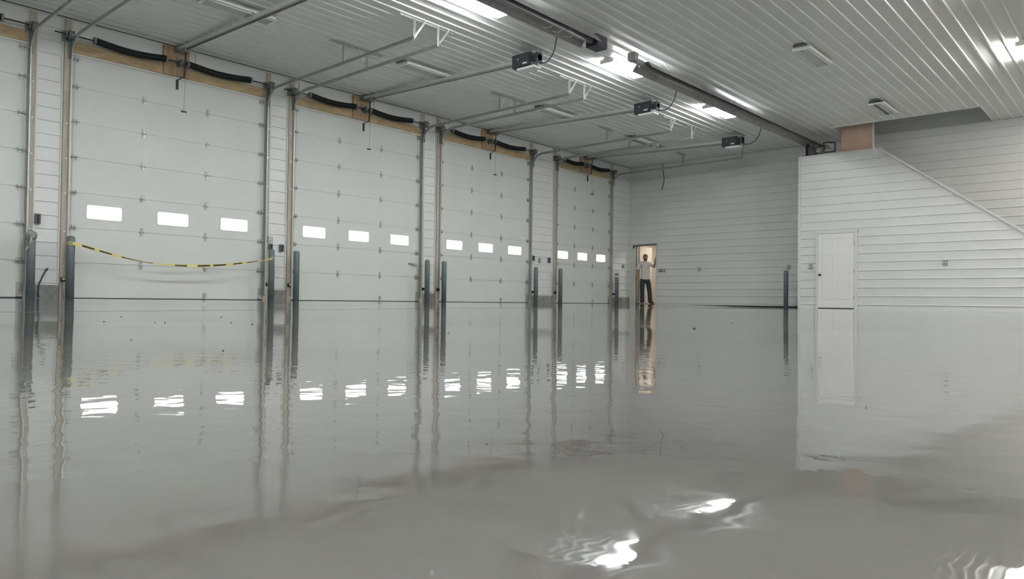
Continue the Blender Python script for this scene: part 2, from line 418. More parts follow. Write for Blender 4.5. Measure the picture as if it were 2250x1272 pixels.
# ------------------------------------------------------------------ vestibule behind the open doorway
bm = nb()
box(bm, -.35, FD[0]-.30, L+.14, 24.6, -.1, 2.6); box(bm, 2.2, 2.3, L+.14, 24.6, -.1, 2.6); box(bm, -.35, 2.3, 24.6, 24.7, -.1, 2.6)
box(bm, -.35, 2.3, L+.14, 24.7, 2.5, 2.6)
struct('wall_vestibule', bm, M['beige'], 'beige walls of the room beyond the open doorway', 'wall')
bm = nb(); box(bm, -.35, 2.3, L+.1, 24.7, -.1, .0)
struct('floor_vestibule', bm, M['conc'], 'floor of the room beyond the doorway', 'floor')
la = bpy.data.lights.new('vestibule_lamp', 'AREA'); la.energy = 15; la.size = .5; la.color = (1, .93, .84)
lo = bpy.data.objects.new('vestibule_lamp', la); COL.objects.link(lo); lo.location = (1.25, 23.2, 2.45)
bm = nb(); box(bm, FD[0]-.04, FD[0], L-.02, L+.14, 0, FD[2]+.03); box(bm, FD[1], FD[1]+.035, L-.02, L+.14, 0, FD[2]+.03); box(bm, FD[0]-.04, FD[1]+.035, L-.02, L+.14, FD[2], FD[2]+.035)
d7 = struct('door_7', bm, M['sill'], 'open doorway with a man standing in it', 'door')
bm = nb(); box(bm, FD[0]-.13, FD[0]-.04, L-.03, L-.005, 0, FD[2]+.03); obj('white_casing', bm, M['trim'], d7)
bm = nb(); box(bm, FD[0]+.005, FD[0]+.045, L+.15, L+.97, .01, FD[2]-.01); o = obj('door_leaf', bm, M['beige'], d7); o['label'] = 'beige door leaf swung open inwards'
bm = nb(); box(bm, FD[0]-.002, FD[0]+.012, L-.026, L+.0, .0, FD[2]); obj('hinge_strip', bm, M['black'], d7)
bm = nb(); bar(bm, (FD[0]-.08, L-.05, FD[2]+.01), (FD[1]+.02, L-.05, FD[2]+.03), .03, .022); bar(bm, (FD[0]-.085, L-.05, FD[2]+.02), (FD[0]-.085, L-.05, FD[2]-.08), .03, .03); obj('door_closer_arm', bm, M['black'], d7)
bm = nb(); box(bm, FD[0], FD[1], L-.01, L+.13, .0, .016); obj('threshold', bm, M['black'], d7)

# ------------------------------------------------------------------ overhead doors
SEC = .6096
def rrect(u0, u1, z0, z1, r, n=5):
    out = []
    for cx, cz, a0 in ((u1-r, z1-r, 0), (u0+r, z1-r, 90), (u0+r, z0+r, 180), (u1-r, z0+r, 270)):
        for i in range(n+1):
            a = math.radians(a0+90*i/n); out.append((cx+r*math.cos(a), cz+r*math.sin(a)))
    return out
dnames = ['leftmost overhead door, cut by the picture edge', 'wide white overhead door behind the caution tape', 'white overhead door, second complete one from the left', 'white overhead door, third complete one from the left', 'narrower white overhead door nearest the far corner']
def section(y0, y1, z0, z1, wins=()):
    bm = nb()
    g = .0
    if not wins:
        box(bm, -.05, -.011, y0, y1, z0, z1); box(bm, -.011, .0, y0, y1, z0+.0055, z1-.0055); return bm
    # ring of faces around each window: build face strips
    zs = [z0+g, min(a[2] for a in wins), max(a[3] for a in wins), z1-g]
    box(bm, -.05, -.003, y0, y1, z0, z1-.9*(z1-zs[1]) if 0 else z0+.01); box(bm, -.05, 0, y0, y1, z0+.003, zs[1]); box(bm, -.05, 0, y0, y1, zs[2], z1-.003); box(bm, -.05, -.003, y0, y1, z1-.01, z1)
    cur = y0
    for a, b, c, d in wins: box(bm, -.05, 0, cur, a, c, d); cur = b
    box(bm, -.05, 0, cur, y1, zs[1], zs[2])
    return bm
for di, (a, b) in enumerate(DOORS):
    wd = b-a; root = bpy.data.objects.new('door_%d' % (di+1), None); COL.objects.link(root); root.location = (0, (a+b)/2, 0)
    root['kind'] = 'structure'; root['label'] = dnames[di]; root['category'] = 'door'
    off = (.0, .0, .0)
    if wd > 3.3: cs = [a+.59, a+1.80, a+3.03]; ww = .295
    else: cs = [b-2.63, b-1.59, b-.54]; ww = .27
    yl, yr = a+.004, b-.004
    for k in range(7):
        z0 = k*SEC+.012; z1 = (k+1)*SEC+.012
        wins = [(c-ww, c+ww, 1.400, 1.652) for c in cs] if k == 2 else ()
        s = obj('door_section', section(yl, yr, z0, z1, wins), M['door'], root)
        if k == 2:
            for c in cs:
                bm = nb(); P_ = rrect(c-ww+.006, c+ww-.006, 1.405, 1.647, .03)
                vv = [bm.verts.new((-.022, u, z)) for u, z in P_]; bm.faces.new(vv)
                pane = obj('window_pane', bm, M['pane'], s)
                bm = nb(); R0 = rrect(c-ww-.012, c+ww+.012, 1.388, 1.664, .04); R1 = rrect(c-ww+.008, c+ww-.008, 1.408, 1.644, .03)
                v0 = [bm.verts.new((.006, u, z)) for u, z in R0]; v1 = [bm.verts.new((.006, u, z)) for u, z in R1]
                v2 = [bm.verts.new((-.001, u, z)) for u, z in R0]; v3 = [bm.verts.new((-.024, u, z)) for u, z in R1]; n = len(R0)
                for i in range(n):
                    j = (i+1) % n; bm.faces.new((v0[i], v0[j], v1[j], v1[i])); bm.faces.new((v0[i], v2[i], v2[j], v0[j])); bm.faces.new((v1[i], v1[j], v3[j], v3[i]))
                obj('window_frame', bm, M['door'], s)
    # hinges on every joint, rollers in the tracks
    bm = nb(); box(bm, .0, .006, -.028, .028, -.075, -.01); box(bm, .0, .006, -.028, .028, .01, .075); tube(bm, [(.012, -.045, 0), (.012, .045, 0)], .012, 8); box(bm, 0, .01, -.02, .02, .055, .085); box(bm, .0, .022, -.012, -.002, -.05, .05)
    for f in bm.faces: pass
    if di == 0: hm = bm; me_h = bpy.data.meshes.new('hinge'); bmesh.ops.recalc_face_normals(bm, faces=bm.faces); bm.to_mesh(me_h); me_h.materials.append(M['galv']); bm.free()
    else: bm.free()
    if di == 0:
        bm = nb(); box(bm, .0, .012, -.045, .045, -.05, .05); tube(bm, [(.045, -.075, 0), (.045, .05, 0)], .009, 8); tube(bm, [(.045, .045, 0), (.045, .065, 0)], .026, 12); box(bm, .0, .05, -.04, -.034, -.03, .03); box(bm, .0, .05, .01, .016, -.03, .03)
        me_r = bpy.data.meshes.new('roller'); bmesh.ops.recalc_face_normals(bm, faces=bm.faces); bm.to_mesh(me_r); me_r.materials.append(M['galv']); bm.free()
    def put(me_, nm, y, z, flip=False):
        o = bpy.data.objects.new(nm, me_); COL.objects.link(o); o.parent = root; o.location = Vector((.001, y, z))-root.location
        if flip: o.scale = (1, -1, 1)
    hc = [a+wd*.335, a+wd*.665]
    for k in range(1, 7):
        z = k*SEC+.012
        for c in hc: put(me_h, 'hinge', c, z)
        put(me_r, 'roller', a+.07, z, True); put(me_r, 'roller', b-.07, z)
    put(me_r, 'roller', a+.07, DH-.10, True); put(me_r, 'roller', b-.07, DH-.10)
    bm = nb(); box(bm, -.045, -.005, yl, yr, -.012, .014); obj('bottom_seal', bm, M['seal'], root)
    for yy, s_ in ((a+.05, 1), (b-.05, -1)):
        bm = nb(); box(bm, 0, .012, yy-.045, yy+.045, .03, .26); box(bm, 0, .05, yy-.045, yy+.045, .03, .045)
        for zq in (.08, .14, .2): tube(bm, [(.01, yy, zq), (.022, yy, zq)], .01, 6)
        obj('bottom_bracket', bm, M['galv'], root)
    bm = nb(); bar(bm, (.02, hc[1]-.0, .05), (.02, hc[1]-.0, .13), .05, .03, (1, 0, 0)); box(bm, 0, .03, hc[1]-.02, hc[1]+.02, .05, .065); box(bm, 0, .03, hc[1]-.02, hc[1]+.02, .12, .135)
    obj('lift_handle', bm, M['galv'], root)

# ------------------------------------------------------------------ tracks
def track(y, side, name_label, zt, xe=4.72):
    """side = +1: right side of its door"""
    t_ = thing('door_track', name_label, 'track', (.04, y, 0), 'door tracks')
    yo = y + side*.006
    bm = nb()
    R = .38; zc = zt-R
    path = [Vector((.075, yo, .12)), Vector((.085, yo, zc))] + arc((.085+R, yo, zc), R, math.pi, math.pi/2, 9)[1:] + [Vector((xe, yo, zt+.03))]
    # C-section swept: web plus two lips
    prof_ = [(-.028, .0), (-.028, .022), (.028, .022), (.028, .0), (.025, .0), (.025, .019), (-.025, .019), (-.025, .0)]
    rings = []
    for i, p in enumerate(path):
        d = (path[min(i+1, len(path)-1)]-path[max(0, i-1)]).normalized(); n = Vector((d.z, 0, -d.x))
        rings.append([bm.verts.new(p + n*u + Vector((0, side*v, 0))) for u, v in prof_])
    for A_, B_ in zip(rings, rings[1:]):
        for k in range(8): bm.faces.new((A_[k], A_[(k+1) % 8], B_[(k+1) % 8], B_[k]))
    bm.faces.new(rings[0]); bm.faces.new(rings[-1][::-1])
    obj('rail', bm, M['galv'], t_)
    bm = nb(); box(bm, .036, .041, y+side*.0, y+side*.05, .1, 4.15); box(bm, .036, .10, y+side*.029, y+side*.033, .1, 4.15)
    obj('wall_angle', bm, M['galv'], t_)
    bm = nb(); bar(bm, (.6, yo+side*.026, zt+.012), (xe, yo+side*.026, zt+.036), .005, .035); bar(bm, (.6, yo+side*.013, zt+.03), (xe, yo+side*.013, zt+.054), .03, .004)
    obj('support_angle', bm, M['galv'], t_)
    bm = nb(); box(bm, .06, .15, y+side*.03, y+side*.036, zt-.36, zt+.02); box(bm, .06, .075, y-side*.0, y+side*.06, zt-.36, zt+.02)
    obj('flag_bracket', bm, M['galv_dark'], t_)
    bm = nb(); tube(bm, [(.1, y-side*.035, 4.40), (.03, y-side*.035, .12)], .0035, 5); obj('lift_cable', bm, M['galv'], t_)
    for zb in (.55, 1.15, 1.8, 2.4, 3.0, 3.6):
        bm = nb() if 1 else 0; tube(bm, [(.060, y+side*.065, zb), (.072, y+side*.065, zb)], .014, 6); obj('bolt', bm, M['bright'], t_)
    return t_
ord_ = ['leftmost door at the picture edge', 'door behind the caution tape', 'second complete door', 'third complete door', 'narrow door by the far corner']
for i, (a, b) in enumerate(DOORS):
    track(a, -1, 'galvanized track on the left side of the ' + ord_[i], 4.47)
    track(b, +1, 'galvanized track on the right side of the ' + ord_[i], 4.41)
# ------------------------------------------------------------------ torsion springs
def helix(y0, y1, z, r, turns, sag, wr=.0075):
    bm = nb(); n = turns*9; pts = []
    for i in range(n+1):
        f = i/n; y = y0+(y1-y0)*f; a = 2*math.pi*turns*f
        pts.append((.16+r*math.cos(a), y, z - sag*math.sin(math.pi*f) + r*math.sin(a)))
    tube(bm, pts, wr, 4); return bm
def springs(i):
    a, b = DOORS[i]; c = (a+b)/2; wd = b-a
    t_ = thing('torsion_spring_shaft', 'black torsion springs on their shaft above the ' + ord_[i], 'spring', (.0, c, 4.5), 'door springs')
    bm = nb(); n = 40
    tube(bm, [(.16, a-.30, 4.50), (.16, b+.12, 4.50)], .0125, 8); obj('shaft', bm, M['black'], t_)
    s0 = (c-1.50*wd/3.66, c-.30); s1 = (c+.14, c+1.40*wd/3.66)
    for p, q in (s0, s1):
        sp = obj('spring', helix(p, q, 4.505, .057, 62, .05), M['spring'], t_, True)
        bm = nb(); m_ = 10
        tube(bm, [(  .16, p+(q-p)*k/m_, 4.505-.05*math.sin(math.pi*k/m_)) for k in range(m_+1)], .054, 12)
        obj('spring_core', bm, M['spring'], sp, True)
        for e in (p-.03, q+.0):
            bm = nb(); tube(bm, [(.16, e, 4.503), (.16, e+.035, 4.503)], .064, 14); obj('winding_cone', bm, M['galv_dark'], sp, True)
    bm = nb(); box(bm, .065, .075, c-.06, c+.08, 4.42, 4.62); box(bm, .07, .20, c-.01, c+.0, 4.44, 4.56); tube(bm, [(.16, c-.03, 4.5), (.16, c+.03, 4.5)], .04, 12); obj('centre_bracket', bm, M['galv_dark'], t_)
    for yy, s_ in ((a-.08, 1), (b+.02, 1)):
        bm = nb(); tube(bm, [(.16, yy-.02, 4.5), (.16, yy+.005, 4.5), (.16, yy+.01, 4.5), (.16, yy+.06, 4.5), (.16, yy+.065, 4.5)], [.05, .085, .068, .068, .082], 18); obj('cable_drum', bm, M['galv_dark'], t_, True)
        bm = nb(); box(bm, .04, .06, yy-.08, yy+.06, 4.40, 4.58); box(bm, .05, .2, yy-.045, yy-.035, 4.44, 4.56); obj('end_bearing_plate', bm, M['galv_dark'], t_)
    return t_
for i in range(5): springs(i)
# ------------------------------------------------------------------ operators
def operator(i):
    a, b = DOORS[i]; c = (a+b)/2
    t_ = thing('door_operator', 'dark ceiling motor and long rail serving the ' + ord_[i], 'opener', (0, c, 4.6), 'door operators')
    p0 = Vector((.12, c, 4.765)); p1 = Vector((4.86, c, 4.615)); dv = (p1-p0).normalized()
    for s_ in (-.06, .06):
        bm = nb(); o_ = Vector((0, s_, 0)); bar(bm, p0+o_, p1+o_, .006, .06); bar(bm, p0+o_*.65+Vector((0, 0, -.028)), p1+o_*.65+Vector((0, 0, -.028)), .042, .005)
        obj('rail', bm, M['rail'], t_)
    bm = nb(); bar(bm, p0+Vector((0, .012, -.005)), p1+Vector((0, .012, -.005)), .012, .012); bar(bm, p0+Vector((0, -.012, -.06)), p1+Vector((0, -.012, -.06)), .010, .010); obj('drive_chain', bm, M['black'], t_)
    for f in (.22, .42, .62, .82):
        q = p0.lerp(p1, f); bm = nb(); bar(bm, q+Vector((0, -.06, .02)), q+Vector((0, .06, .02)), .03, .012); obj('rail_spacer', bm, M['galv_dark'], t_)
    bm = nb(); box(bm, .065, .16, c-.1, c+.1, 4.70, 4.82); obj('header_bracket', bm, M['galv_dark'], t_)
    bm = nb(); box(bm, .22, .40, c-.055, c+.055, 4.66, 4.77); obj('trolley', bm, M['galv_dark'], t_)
    bm = nb(); bar(bm, (.30, c+.02, 4.68), (.27, c+.01, 4.20), .03, .012, (1, 0, 0)); bar(bm, (.27, c+.015, 4.215), (.2, c-.10, 4.135), .03, .014); bar(bm, (.2, c-.09, 4.145), (.20, c-.09, 3.965), .045, .02, (1, 0, 0))
    obj('door_arm', bm, M['black'], t_)
    bm = nb(); tube(bm, [(.3, c+.03, 4.66), (.3, c+.0, 3.56)], .0025, 5); cd = obj('release_cord', bm, M['cable'], t_)
    bm = nb(); tube(bm, [(.3, c-.05, 3.545), (.3, c+.05, 3.545)], .016, 8); obj('cord_handle', bm, M['red'], cd, True)
    # motor unit
    bm = nb(); box(bm, 4.84, 5.28, c-.11, c+.13, 4.46, 4.72, .008); mo = obj('motor_housing', bm, M['motor'], t_)
    bm = nb(); box(bm, 4.85, 5.27, c-.14, c-.112, 4.475, 4.71, .006); obj('side_cover', bm, M['motor'], mo)
    bm = nb(); tube(bm, [(5.28, c-.0, 4.60), (5.42, c-.0, 4.60)], .06, 14); box(bm, 5.38, 5.42, c-.08, c+.08, 4.51, 4.69); obj('end_motor', bm, M['motor'], mo)
    bm = nb(); box(bm, 4.94, 5.36, c-.1, c+.12, 4.42, 4.458); obj('mount_plate', bm, M['pan'], mo)
    bm = nb(); box(bm, 5.12, 5.22, c-.146, c-.14, 4.50, 4.53); obj('white_sticker', bm, M['white_pl'], mo)
    bm = nb(); tube(bm, [(5.0, c-.14, 4.61), (5.0, c-.148, 4.61)], .014, 10); obj('bolt', bm, M['bright'], mo)
    # hanger up to the ceiling
    for x_, w0, w1 in ((5.30, -.35, .38), (2.72, -.12, .50)):
        bm = nb(); box(bm, x_-.02, x_+.02, c+w0, c+w1, H-.022, H-.017); box(bm, x_-.02, x_-.016, c+w0, c+w1, H-.05, H-.018); zb = 4.70 if x_ > 4 else 4.72
        bar(bm, (x_, c-.07, zb), (x_, c-.07, H-.02), .03, .004, (1, 0, 0)); bar(bm, (x_, c+.09, zb), (x_, c+.09, H-.02), .03, .004, (1, 0, 0)); bar(bm, (x_, c+.09, zb), (x_, c+.25, H-.02), .03, .004, (1, 0, 0))
        obj('hanger', bm, M['galv'], t_)
    return t_
for i in range(5): operator(i)
for i in range(0, 5):
    c = sum(DOORS[i])/2
    bm = nb(); tube(bm, [(6.05, c-.3, H-.005), (6.03, c-.28, 4.72), (5.95, c-.22, 4.58), (5.82, c-.15, 4.49), (5.65, c-.05, 4.46), (5.42, c, 4.48)], .011, 6)
    tag(obj('power_cable', bm, M['cable'], None, True), 'dark cable looping up from the motor of the ' + ord_[i], 'cable', 'motor cables')
# ------------------------------------------------------------------ track hangers on the ceiling
gapn = ['left of the taped door', 'between the taped door and the next', 'between the second and third complete doors', 'before the narrow corner door', 'past the narrow corner door']
def hanger(x, y0, y1, drops, label, bright=False, ztr=4.46):
    t_ = thing('track_hanger', label, 'bracket', (x, (y0+y1)/2, H-.02), 'track hangers')
    bm = nb(); box(bm, x-.02, x+.02, y0, y1, H-.024, H-.018); box(bm, x-.02, x-.016, y0, y1, H-.055, H-.02); obj('ceiling_bar', bm, M['galv'], t_)
    m_ = M['bright'] if bright else M['galv']  # outer straps take brighter metal, their lit look put into the colour
    for y, dy in drops:
        bm = nb(); bar(bm, (x, y, ztr), (x, y, H-.02), .032, .004, (1, 0, 0)); bar(bm, (x+.018, y, ztr), (x+.018, y, H-.02), .004, .03, (1, 0, 0)); obj('drop_strap', bm, m_, t_)
        bm = nb(); bar(bm, (x+.005, y, ztr+.01), (x+.02, y+dy, H-.02), .032, .004, (1, 0, 0)); obj('diagonal_brace', bm, m_, t_)
for gi, (a, b) in enumerate([(3.69, 4.33), (7.99, 8.65), (12.31, 12.97)]):
    hanger(2.66, a-.23, b+.33, [(a+.06, .2), (b-.06, -.2)], 'inner ceiling bar holding the tracks ' + gapn[gi])
    hanger(4.90 if 0 else 4.68, a-.23, b+.33, [(a+.06, .24), (b-.06, .24)], 'outer ceiling bar holding the track ends ' + gapn[gi], True)
for x, nm in ((2.70, 'inner'), (4.68, 'outer')):
    hanger(x, 16.35, 17.0, [(16.69, .18)], nm+' ceiling bar over the track on the right of the third complete door', x > 4)
    hanger(x, 17.6, 18.3, [(17.82, .18)], nm+' ceiling bar over the left track of the narrow corner door', x > 4)
    hanger(x, 20.6, 21.2, [(20.99, .1)], nm+' ceiling bar over the right track of the narrow corner door', False)

# ------------------------------------------------------------------ lamps
def fixture(x, y, lit, label, group, z=4.73, wx=.33, ln=1.22):
    t_ = thing('ceiling_light', label, 'light', (x, y, H), group)
    if not lit:
        bm = nb(); box(bm, x-wx/2, x+wx/2, y-ln/2, y+ln/2, z+.03, z+.05); 
        for e in (y-ln/2, y+ln/2-.03): box(bm, x-wx/2, x+wx/2, e, e+.03, z-.01, z+.05)
        obj('housing', bm, M['pan'], t_)
        for k in range(5):
            xx = x-wx/2+.01+k*(wx-.02)/4
            bm = nb(); v = [bm.verts.new(q) for q in ((xx-.008, y-ln/2+.03, z+.03), (xx+.008, y-ln/2+.03, z+.03), (xx, y-ln/2+.03, z+.008), (xx-.008, y+ln/2-.03, z+.03), (xx+.008, y+ln/2-.03, z+.03), (xx, y+ln/2-.03, z+.008))]
            bm.faces.new((v[0], v[3], v[5], v[2])); bm.faces.new((v[1], v[2], v[5], v[4])); bm.faces.new((v[0], v[1], v[4], v[3])); bm.faces.new((v[0], v[2], v[1])); bm.faces.new((v[3], v[4], v[5])); obj('reflector_fin', bm, M['pan'], t_)
        for k in range(4):
            xx = x-wx/2+.01+(k+.5)*(wx-.02)/4
            bm = nb(); tube(bm, [(xx, y-ln/2+.03, z), (xx, y+ln/2-.03, z)], .0125, 8); obj('tube_lamp', bm, M['slot' if k in (1,) and y > 15 else 'pan'], t_, True)  # in the far fixtures one tube is coloured dark for a louvre slot
        bm = nb(); box(bm, x-.12, x+.12, y-ln/2-.07, y-ln/2-.01, z+.05, z+.095); obj('dark_end_plate', bm, M['box'], t_)  # flat dark plate standing in for the black gap at the near end
    else:
        bm = nb(); box(bm, x-.10, x+.10, y-ln/2, y+ln/2, z+.035, z+.085, .004); 
        for e in (y-ln/2-.01, y+ln/2-.02): box(bm, x-.15, x+.15, e, e+.03, z-.02, z+.06)
        obj('housing', bm, M['pan'], t_)
        for k in range(4):
            xx = x-.12+.08*k
            bm = nb(); tube(bm, [(xx, y-ln/2+.02, z), (xx, y+ln/2-.02, z)], .019, 10); obj('tube_lamp', bm, M['lit_cool' if lit == 1 else 'lit_warm' if lit == 2 else 'lit_soft'], t_, True)
    for e in (y-ln/2+.2, y+ln/2-.2):
        bm = nb(); tube(bm, [(x, e, z+.04), (x, e, H-.005)], .006, 5); obj('hanger_rod', bm, M['galv'], t_)
    return t_
for y, nm in ((1.6, 'over the leftmost door bay'), (5.92, 'over the taped door'), (10.0, 'over the second complete door'), (14.35, 'over the third complete door'), (18.5, 'over the narrow corner door')):
    fixture(2.76, y, 0, 'unlit louvred strip light ' + nm, 'unlit lights over the door tracks')
for y, nm in ((-4.6, 'far behind the viewer in the middle row'), (-.3, 'behind the viewer in the middle row'), (3.9, 'lit and out of frame in the middle row'), (8.2, 'glowing strip light nearest the viewer, at the top edge'), (12.42, 'glowing strip light between the two heaters, middle of the three'), (16.70, 'glowing strip light farthest away, nearest the far wall')):
    fixture(6.02, y, 1, nm, 'lit ceiling lights')
for y, nm in ((9.9, 'unlit louvred light at the top edge right of the first heater'), (14.1, 'unlit louvred light in the open ceiling right of the second heater'), (18.85, 'unlit louvred light nearest the stair opening')):
    fixture(9.15, y, 0, nm, 'unlit lights over the open floor')
for y in (-4.6, -.3, 3.7, 7.8, 12.0, 16.3): fixture(12.30, y, 2, 'warm lit strip light at the right edge of the picture' if 16 < y < 17 else 'warm lit strip light of the near right row, %s from the back wall' % {-4.6: 'first', -.3: 'second', 3.7: 'third', 7.8: 'fourth', 12.0: 'fifth'}[y], 'warm lit lights')
fixture(13.7, 19.7, 3, 'dim warm strip light out of frame over the stairs', 'warm lit lights')
for y in (-3., 3., 9.0, 13.6, 17.8): fixture(15.9, y, 2, 'warm lit strip light of the far right row, %s from the back wall' % {-3.: 'first', 3.: 'second', 9.0: 'third', 13.6: 'fourth', 17.8: 'fifth'}[y], 'warm lit lights')

# ------------------------------------------------------------------ radiant tube heaters
def heater(y0, y1, x0, x1, label):
    z = 4.56; t_ = thing('radiant_heater', label, 'heater', (x0, y0, z), 'tube heaters')
    bm = nb(); pr = [(-.225, -.07), (-.13, .06), (.13, .06), (.225, -.07)]
    inn = [(.221, -.07), (.127, .055), (-.127, .055), (-.221, -.07)]
    ring = pr+inn
    A = [bm.verts.new((x0+u, y0, z+v)) for u, v in ring]; B = [bm.verts.new((x1+u, y1, z+v)) for u, v in ring]
    for k in range(8): bm.faces.new((A[k], A[(k+1) % 8], B[(k+1) % 8], B[k]))
    bm.faces.new(A); bm.faces.new(B[::-1]); obj('reflector_hood', bm, M['duct'], t_)
    bm = nb(); tube(bm, [(x0, y0-.05, z-.0), (x1, y1+.05, z-.0)], .05, 14); obj('burner_tube', bm, M['htube'], t_, True)
    n = int((y1-y0)/1.8)
    for k in range(n+1):
        f = (k+.5)/(n+1); xx = x0+(x1-x0)*f; yy = y0+(y1-y0)*f
        bm = nb(); tube(bm, [(xx-.15, yy, z+.02), (xx, yy, H-.005), (xx+.15, yy, z+.02)], .004, 5); obj('hanger_wire', bm, M['galv'], t_)
        bm = nb(); bar(bm, (xx-.19, yy, z-.065), (xx+.19, yy, z-.065), .02, .006); obj('tube_clamp', bm, M['galv_dark'], t_)
    return t_
h1 = heater(-3.0, 10.3, 6.72, 6.72, 'dark tube heater hanging at the top edge of the picture')
bm = nb(); box(bm, 6.60, 6.84, 10.30, 10.62, 4.47, 4.68, .01); obj('burner_box', bm, M['motor'], h1)
for yy in (9.1, 9.35, 9.65):
    bm = nb(); tube(bm, [(6.62, yy, 4.49), (6.66, yy, 4.46), (6.74, yy+.04, 4.455), (6.8, yy+.06, 4.5)], .006, 5); obj('flex_line', bm, M['bright'], h1)
h2 = heater(12.0, 21.6, 6.70, 6.86, 'dark tube heater running back to the stair wall')
bm = nb(); tube(bm, [(6.70, 11.72, 4.60), (6.70, 12.0, 4.60)], .06, 14); box(bm, 6.62, 6.78, 11.60, 11.74, 4.56, 4.72, .01); obj('vent_collar', bm, M['duct'], h2)
bm = nb(); 
for p, q in (((7.10, 20.9, 4.30), (7.10, 20.9, 4.56)), ((7.10, 20.9, 4.56), (7.40, 20.9, 4.52)), ((7.40, 20.9, 4.52), (7.40, 20.9, 4.28)), ((6.9, 20.9, 4.29), (7.40, 20.9, 4.28))): bar(bm, p, q, .025, .025)
bar(bm, (6.95, 20.9, 4.46), (7.10, 20.9, 4.47), .03, .03)
obj('end_bracket', bm, M['black'], h2)
bu = thing('heater_burner', 'dark burner motor on a foot plate on top of the stair wall', 'burner', (6.75, 20.85, 4.21))
bm = nb(); box(bm, 6.55, 7.12, 20.78, 20.98, 4.209, 4.235); obj('foot_plate', bm, M['black'], bu)
bm = nb(); tube(bm, [(6.66, 20.88, 4.235), (6.64, 20.88, 4.35), (6.66, 20.88, 4.52)], [.045, .035, .03], 10); box(bm, 6.61, 6.70, 20.84, 20.92, 4.43, 4.56, .01); obj('post', bm, M['black'], bu)
bm = nb(); v = [(6.70, 4.235), (6.93, 4.235), (6.84, 4.40), (6.82, 4.46), (6.70, 4.46)]
A = [bm.verts.new((x, 20.82, z)) for x, z in v]; B = [bm.verts.new((x, 20.94, z)) for x, z in v]; bm.faces.new(A); bm.faces.new(B[::-1])
for k in range(5): bm.faces.new((A[k], B[k], B[(k+1) % 5], A[(k+1) % 5]))
obj('motor_housing', bm, M['motor'], bu)
bm = nb(); box(bm, 7.02, 7.10, 20.84, 20.92, 4.235, 4.44, .01); obj('post', bm, M['htube'], bu)

# ------------------------------------------------------------------ bollards
bl = ['steel bollard at the left edge with a grey rag over its top', 'steel bollard with yellow tape tied round it, left end of the tape', 'steel bollard at the right end of the caution tape', 'bare steel bollard just right of the tape end bollard', 'left bollard of the pair beside the third complete door', 'right bollard of the pair beside the third complete door', 'left bollard of the pair beside the narrow corner door', 'bollard in front of the narrow corner door', 'bollard with a white band near the far left corner', 'lone bollard against the far wall beside the stair wall']
bx = [(.35, 3.703, 1.03), (.35, 4.282, 1.056), (.35, 8.00, 1.06), (.35, 8.585, 1.06), (.35, 12.295, 1.055), (.35, 12.871, 1.048), (.35, 16.56, 1.055), (.35, 17.738, 1.06), (.35, 20.848, 1.04), (5.95, 21.2, 1.035)]
BOL = []
for (x, y, h), lb in zip(bx, bl):
    t_ = thing('bollard', lb, 'bollard', (x, y, floor_z(x, y)), 'steel bollards')
    bm = nb(); z0 = floor_z(x, y)-.02; r = .064
    tube(bm, [(x, y, z0), (x, y, h-.035), (x, y, h-.015), (x, y, h)], [r, r, r*.86, r*.45], 28); obj('pipe', bm, M['pipe'], t_, True)
    BOL.append(t_)
x, y, h = bx[8]
bm = nb(); tube(bm, [(x, y, h-.14), (x, y, h-.10)], .066, 24); o = obj('reflective_band', bm, M['white_pl'], BOL[8], True); o['label'] = 'white band near the top'
# rag over the first bollard
x, y, h = bx[0]
bm = nb(); bmesh.ops.create_uvsphere(bm, u_segments=18, v_segments=12, radius=.085, matrix=Matrix.Translation((x, y, h-.0)) @ Matrix.Diagonal((1, 1, .75, 1)))
for v in bm.verts:
    v.co += Vector((random.uniform(-.01, .01), random.uniform(-.01, .01), random.uniform(-.01, .012)))
    if v.co.z < h-.02: v.co.z -= random.uniform(.0, .07)
tag(obj('rag', bm, M['cloth'], None, True), 'crumpled grey rag draped over the leftmost bollard', 'rag')
bm = nb(); tube(bm, [(x+.07, y-.02, h-.03), (x+.085, y-.03, h-.12), (x+.075, y-.06, h-.2), (x+.06, y-.09, h-.27)], .006, 5)
tag(obj('plastic_strip', bm, M['white_pl'], None, True), 'thin white strip dangling from the rag on the leftmost bollard', 'strip')
# ------------------------------------------------------------------ caution tape
pl = [(4.28, .935), (4.36, .915), (4.55, .865), (4.812, .796), (5.15, .718), (5.5, .662), (5.85, .636), (6.15, .633), (6.45, .642), (6.8, .668), (7.147, .712), (7.55, .775), (7.80, .815), (7.99, .865)]
def cat(y):
    for (a, za), (b, zb) in zip(pl, pl[1:]):
        if y <= b: 
            f = (y-a)/(b-a); return za+(zb-za)*f
    return pl[-1][1]
def wid(y):  # ribbon height: it twists edge-on in places
    return .007 + .022*abs(math.cos((y-4.3)*1.35))
def ribbon(y0, y1, scale, off):
    bm = nb(); n = max(3, int((y1-y0)/.06)); pr_ = None
    for i in range(n+1):
        y = y0+(y1-y0)*i/n; w_ = wid(y)*scale; x = .42+off+.01*math.sin(y*3); z = (cat(y)+cat(min(y+.1, 7.99))+cat(max(y-.1, 4.28)))/3
        a = bm.verts.new((x, y, z-w_)); b = bm.verts.new((x, y, z+w_))
        if pr_: bm.faces.new((pr_[0], a, b, pr_[1]))
        pr_ = (a, b)
    return bm
tp = tag(obj('caution_tape', ribbon(4.29, 7.99, .9, 0), M['yellow']), 'yellow and black caution tape strung between two bollards across the door', 'tape')
for a, b in ((4.43, 4.62), (4.70, 4.90), (5.06, 5.60), (6.00, 6.22), (6.42, 6.66), (6.72, 6.98), (7.13, 7.32), (7.42, 7.66)):
    for s_ in (1, ):
        obj('printed_band', ribbon(a, b, .55, .003), M['ink'], tp)
